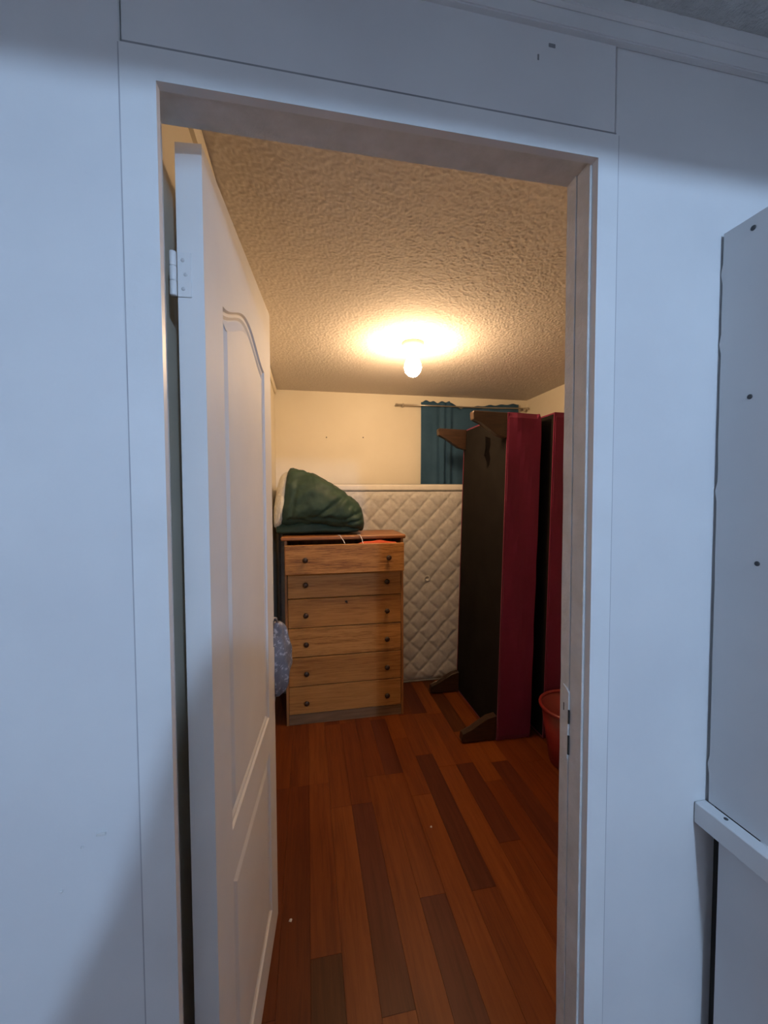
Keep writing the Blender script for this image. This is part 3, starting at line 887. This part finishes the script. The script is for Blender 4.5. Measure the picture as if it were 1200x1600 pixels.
# ------------------------------------------------------------------ flowered bag hung at the door edge
bg = empty('cloth_bag', (-.125, .80, 1.0))
tag(bg, 'grey flowered cloth bag hanging at the open door edge', 'bag')
secs = [(.985, .012, .012, -.107), (.972, .024, .022, -.104), (.955, .026, .028, -.100), (.940, .032, .042, -.104), (.905, .045, .06, -.110), (.865, .052, .07, -.1145), (.825, .055, .072, -.118), (.785, .050, .066, -.120), (.750, .038, .05, -.121), (.733, .02, .026, -.116)]
rings = []
for (z, rx, ry, xc) in interp_sections(secs, 40):
    ring = []
    for a in np.linspace(0, 2 * math.pi, 44, endpoint=False):
        w_ = 1 + .16 * noise.noise(Vector((math.cos(a) * 2.2, math.sin(a) * 2.2, z * 26))) + .06 * math.sin(a * 7 + z * 30)
        ring.append((xc + rx * math.cos(a) * w_ + .125, ry * math.sin(a) * w_, z - 1.0))
    rings.append(ring)
v_, f_ = loft(rings)
link('bag_body', mesh('bag_body', v_, f_), 'flower_cloth', bg, None, True)
tube('strap', [(.018, 0, -.02), (.014, -.02, .004), (.008, -.045, .012), (.004, -.064, .004), (.0, -.066, -.02)], .0045, 'flower_cloth', bg)

# ------------------------------------------------------------------ bare bulb on the ceiling
cp = empty('ceiling_lamp', (.557, 1.472, ZC))
tag(cp, 'bare glowing bulb in a round holder on the bedroom ceiling', 'lamp')
lathe_obj('holder', [(.058, .006), (.058, -.008), (.052, -.022), (.036, -.034), (.030, -.046), (.022, -.050)], 'ceramic', cp, None, 28)
lathe_obj('bulb', [(.016, -.051), (.020, -.066), (.034, -.088), (.044, -.112), (.046, -.130), (.040, -.152), (.024, -.170), (.006, -.178)], 'bulb', cp, None, 24)

# ------------------------------------------------------------------ scraps on the floor
for (x, y, s, lab) in ((-.072, .705, .006, 'tiny white paper scrap on the floor beside the open door'), (.505, .98, .005, 'tiny pale crumb on the planks in the floor middle')):
    rings = []
    v_ = [(-s, -s * .4, .0006), (s * .6, -s, .0006), (s, s * .5, .0006), (-s * .3, s, .0006), (-s * .5, -s * .2, .004), (s * .4, -s * .3, .003), (s * .5, s * .4, .005), (-s * .2, s * .6, .0025)]
    f_ = [(3, 2, 1, 0), (4, 5, 6, 7), (0, 1, 5, 4), (1, 2, 6, 5), (2, 3, 7, 6), (3, 0, 4, 7)]
    o = link('paper_scrap', mesh('paper_scrap', v_, f_), 'paper', None, (x, y, -.0003))
    tag(o, lab, 'scrap', 'scraps on the floor')

# ------------------------------------------------------------------ the photographer, whose shadow falls on the wall
pe = empty('person', (.205, -.92, 0))
pe.scale = (1.0, 1.0, 1.055)
tag(pe, 'person in dark shirt and trousers standing behind the camera, hands raised', 'person')
J = {   # joint: (x, y, z, radius)
    'pelvis': (0, 0, .84, .135), 'waist': (0, .005, 1.00, .14), 'chest': (0, .0, 1.14, .135), 'neckb': (0, -.01, 1.30, .095), 'neck': (0, .0, 1.365, .07),
    'jaw': (0, .035, 1.42, .056), 'head': (0, .02, 1.475, .068), 'crown': (0, .01, 1.51, .045)}
E_ = [('pelvis', 'waist'), ('waist', 'chest'), ('chest', 'neckb'), ('neckb', 'neck'), ('neck', 'jaw'), ('jaw', 'head'), ('head', 'crown')]
J['nose'] = (0, .125, 1.465, .012); E_.append(('jaw', 'nose'))
for s, t in ((-1, 'l'), (1, 'r')):
    J.update({'sh' + t: (s * .145, 0, 1.20, .054), 'el' + t: (s * .215, .03, .95, .046), 'wr' + t: (s * .112, .15, 1.17, .032), 'pa' + t: (s * .075, .185, 1.245, .030),
              'hip' + t: (s * .085, 0, .78, .092), 'kn' + t: (s * .10, .01, .44, .058), 'an' + t: (s * .11, -.01, .085, .038), 'he' + t: (s * .11, -.035, .04, .035), 'to' + t: (s * .13, .15, .03, .028)})
    E_ += [('chest', 'sh' + t), ('sh' + t, 'el' + t), ('el' + t, 'wr' + t), ('wr' + t, 'pa' + t), ('pelvis', 'hip' + t), ('hip' + t, 'kn' + t), ('kn' + t, 'an' + t), ('an' + t, 'he' + t), ('an' + t, 'to' + t)]
    for i, (dx, dz, ln) in enumerate(((-.022, .0, .052), (-.008, .004, .06), (.006, .004, .058), (.020, 0, .046))):
        b0 = (s * .075 + dx, .195, 1.275 + dz); m1 = (s * .075 + dx * 1.2, .202, 1.275 + dz + ln * .6); m2 = (s * .075 + dx * 1.2, .190, 1.275 + dz + ln)
        for q_, p_ in enumerate((b0, m1, m2)):
            J['f%s%d%d' % (t, i, q_)] = (*p_, .0085)
        E_ += [('pa' + t, 'f%s%d0' % (t, i)), ('f%s%d0' % (t, i), 'f%s%d1' % (t, i)), ('f%s%d1' % (t, i), 'f%s%d2' % (t, i))]
    J['th0' + t] = (s * .075 - s * .035, .18, 1.255, .010); J['th1' + t] = (s * .075 - s * .048, .19, 1.29, .009)
    E_ += [('pa' + t, 'th0' + t), ('th0' + t, 'th1' + t)]
names = list(J)
me = bpy.data.meshes.new('body')
me.from_pydata([J[n_][:3] for n_ in names], [(names.index(a), names.index(b2)) for a, b2 in E_], [])
body = link('body', me, 'skin', pe)
me.materials.append(M['shirt']); me.materials.append(M['trousers'])
md = body.modifiers.new('skin', 'SKIN')
for i, n_ in enumerate(names):
    sv = me.skin_vertices[0].data[i]
    rr = J[n_][3]
    sv.radius = (rr, rr)
    if n_ in ('pelvis', 'waist', 'chest'): sv.radius = (rr * 1.12, rr * .78)
    sv.use_root = (n_ == 'pelvis')
md.use_smooth_shade = True
ms = body.modifiers.new('sub', 'SUBSURF'); ms.levels = 2; ms.render_levels = 2
bpy.context.view_layer.update()
dg = bpy.context.evaluated_depsgraph_get()
me2 = bpy.data.meshes.new_from_object(body.evaluated_get(dg))
body.modifiers.clear(); body.data = me2
if len(me2.materials) < 3:
    me2.materials.clear()
    for mm in ('skin', 'shirt', 'trousers'): me2.materials.append(M[mm])
for p_ in me2.polygons:
    c = p_.center
    p_.use_smooth = True
    if c.z < .88: p_.material_index = 2 if c.z > .07 else 0
    elif c.z < 1.325 and not (c.y > .13): p_.material_index = 1
    else: p_.material_index = 0
# long hair falling on the shoulders
rings = []
for (z, rx, ry, yc) in interp_sections([(1.565, .02, .02, .0), (1.555, .048, .055, .0), (1.525, .066, .08, -.002), (1.48, .084, .095, -.012), (1.43, .098, .085, -.03), (1.37, .122, .085, -.035), (1.30, .160, .088, -.035), (1.25, .178, .085, -.035)], 26):
    rings.append([(rx * math.cos(a), yc + ry * math.sin(a) * (1 if math.sin(a) < 0 or z > 1.5 else .55) * (1 + .05 * math.sin(a * 9)), z) for a in np.linspace(0, 2 * math.pi, 40, endpoint=False)])
v_, f_ = loft(rings)
link('hair', mesh('hair', v_, f_), 'hair', pe, None, True)
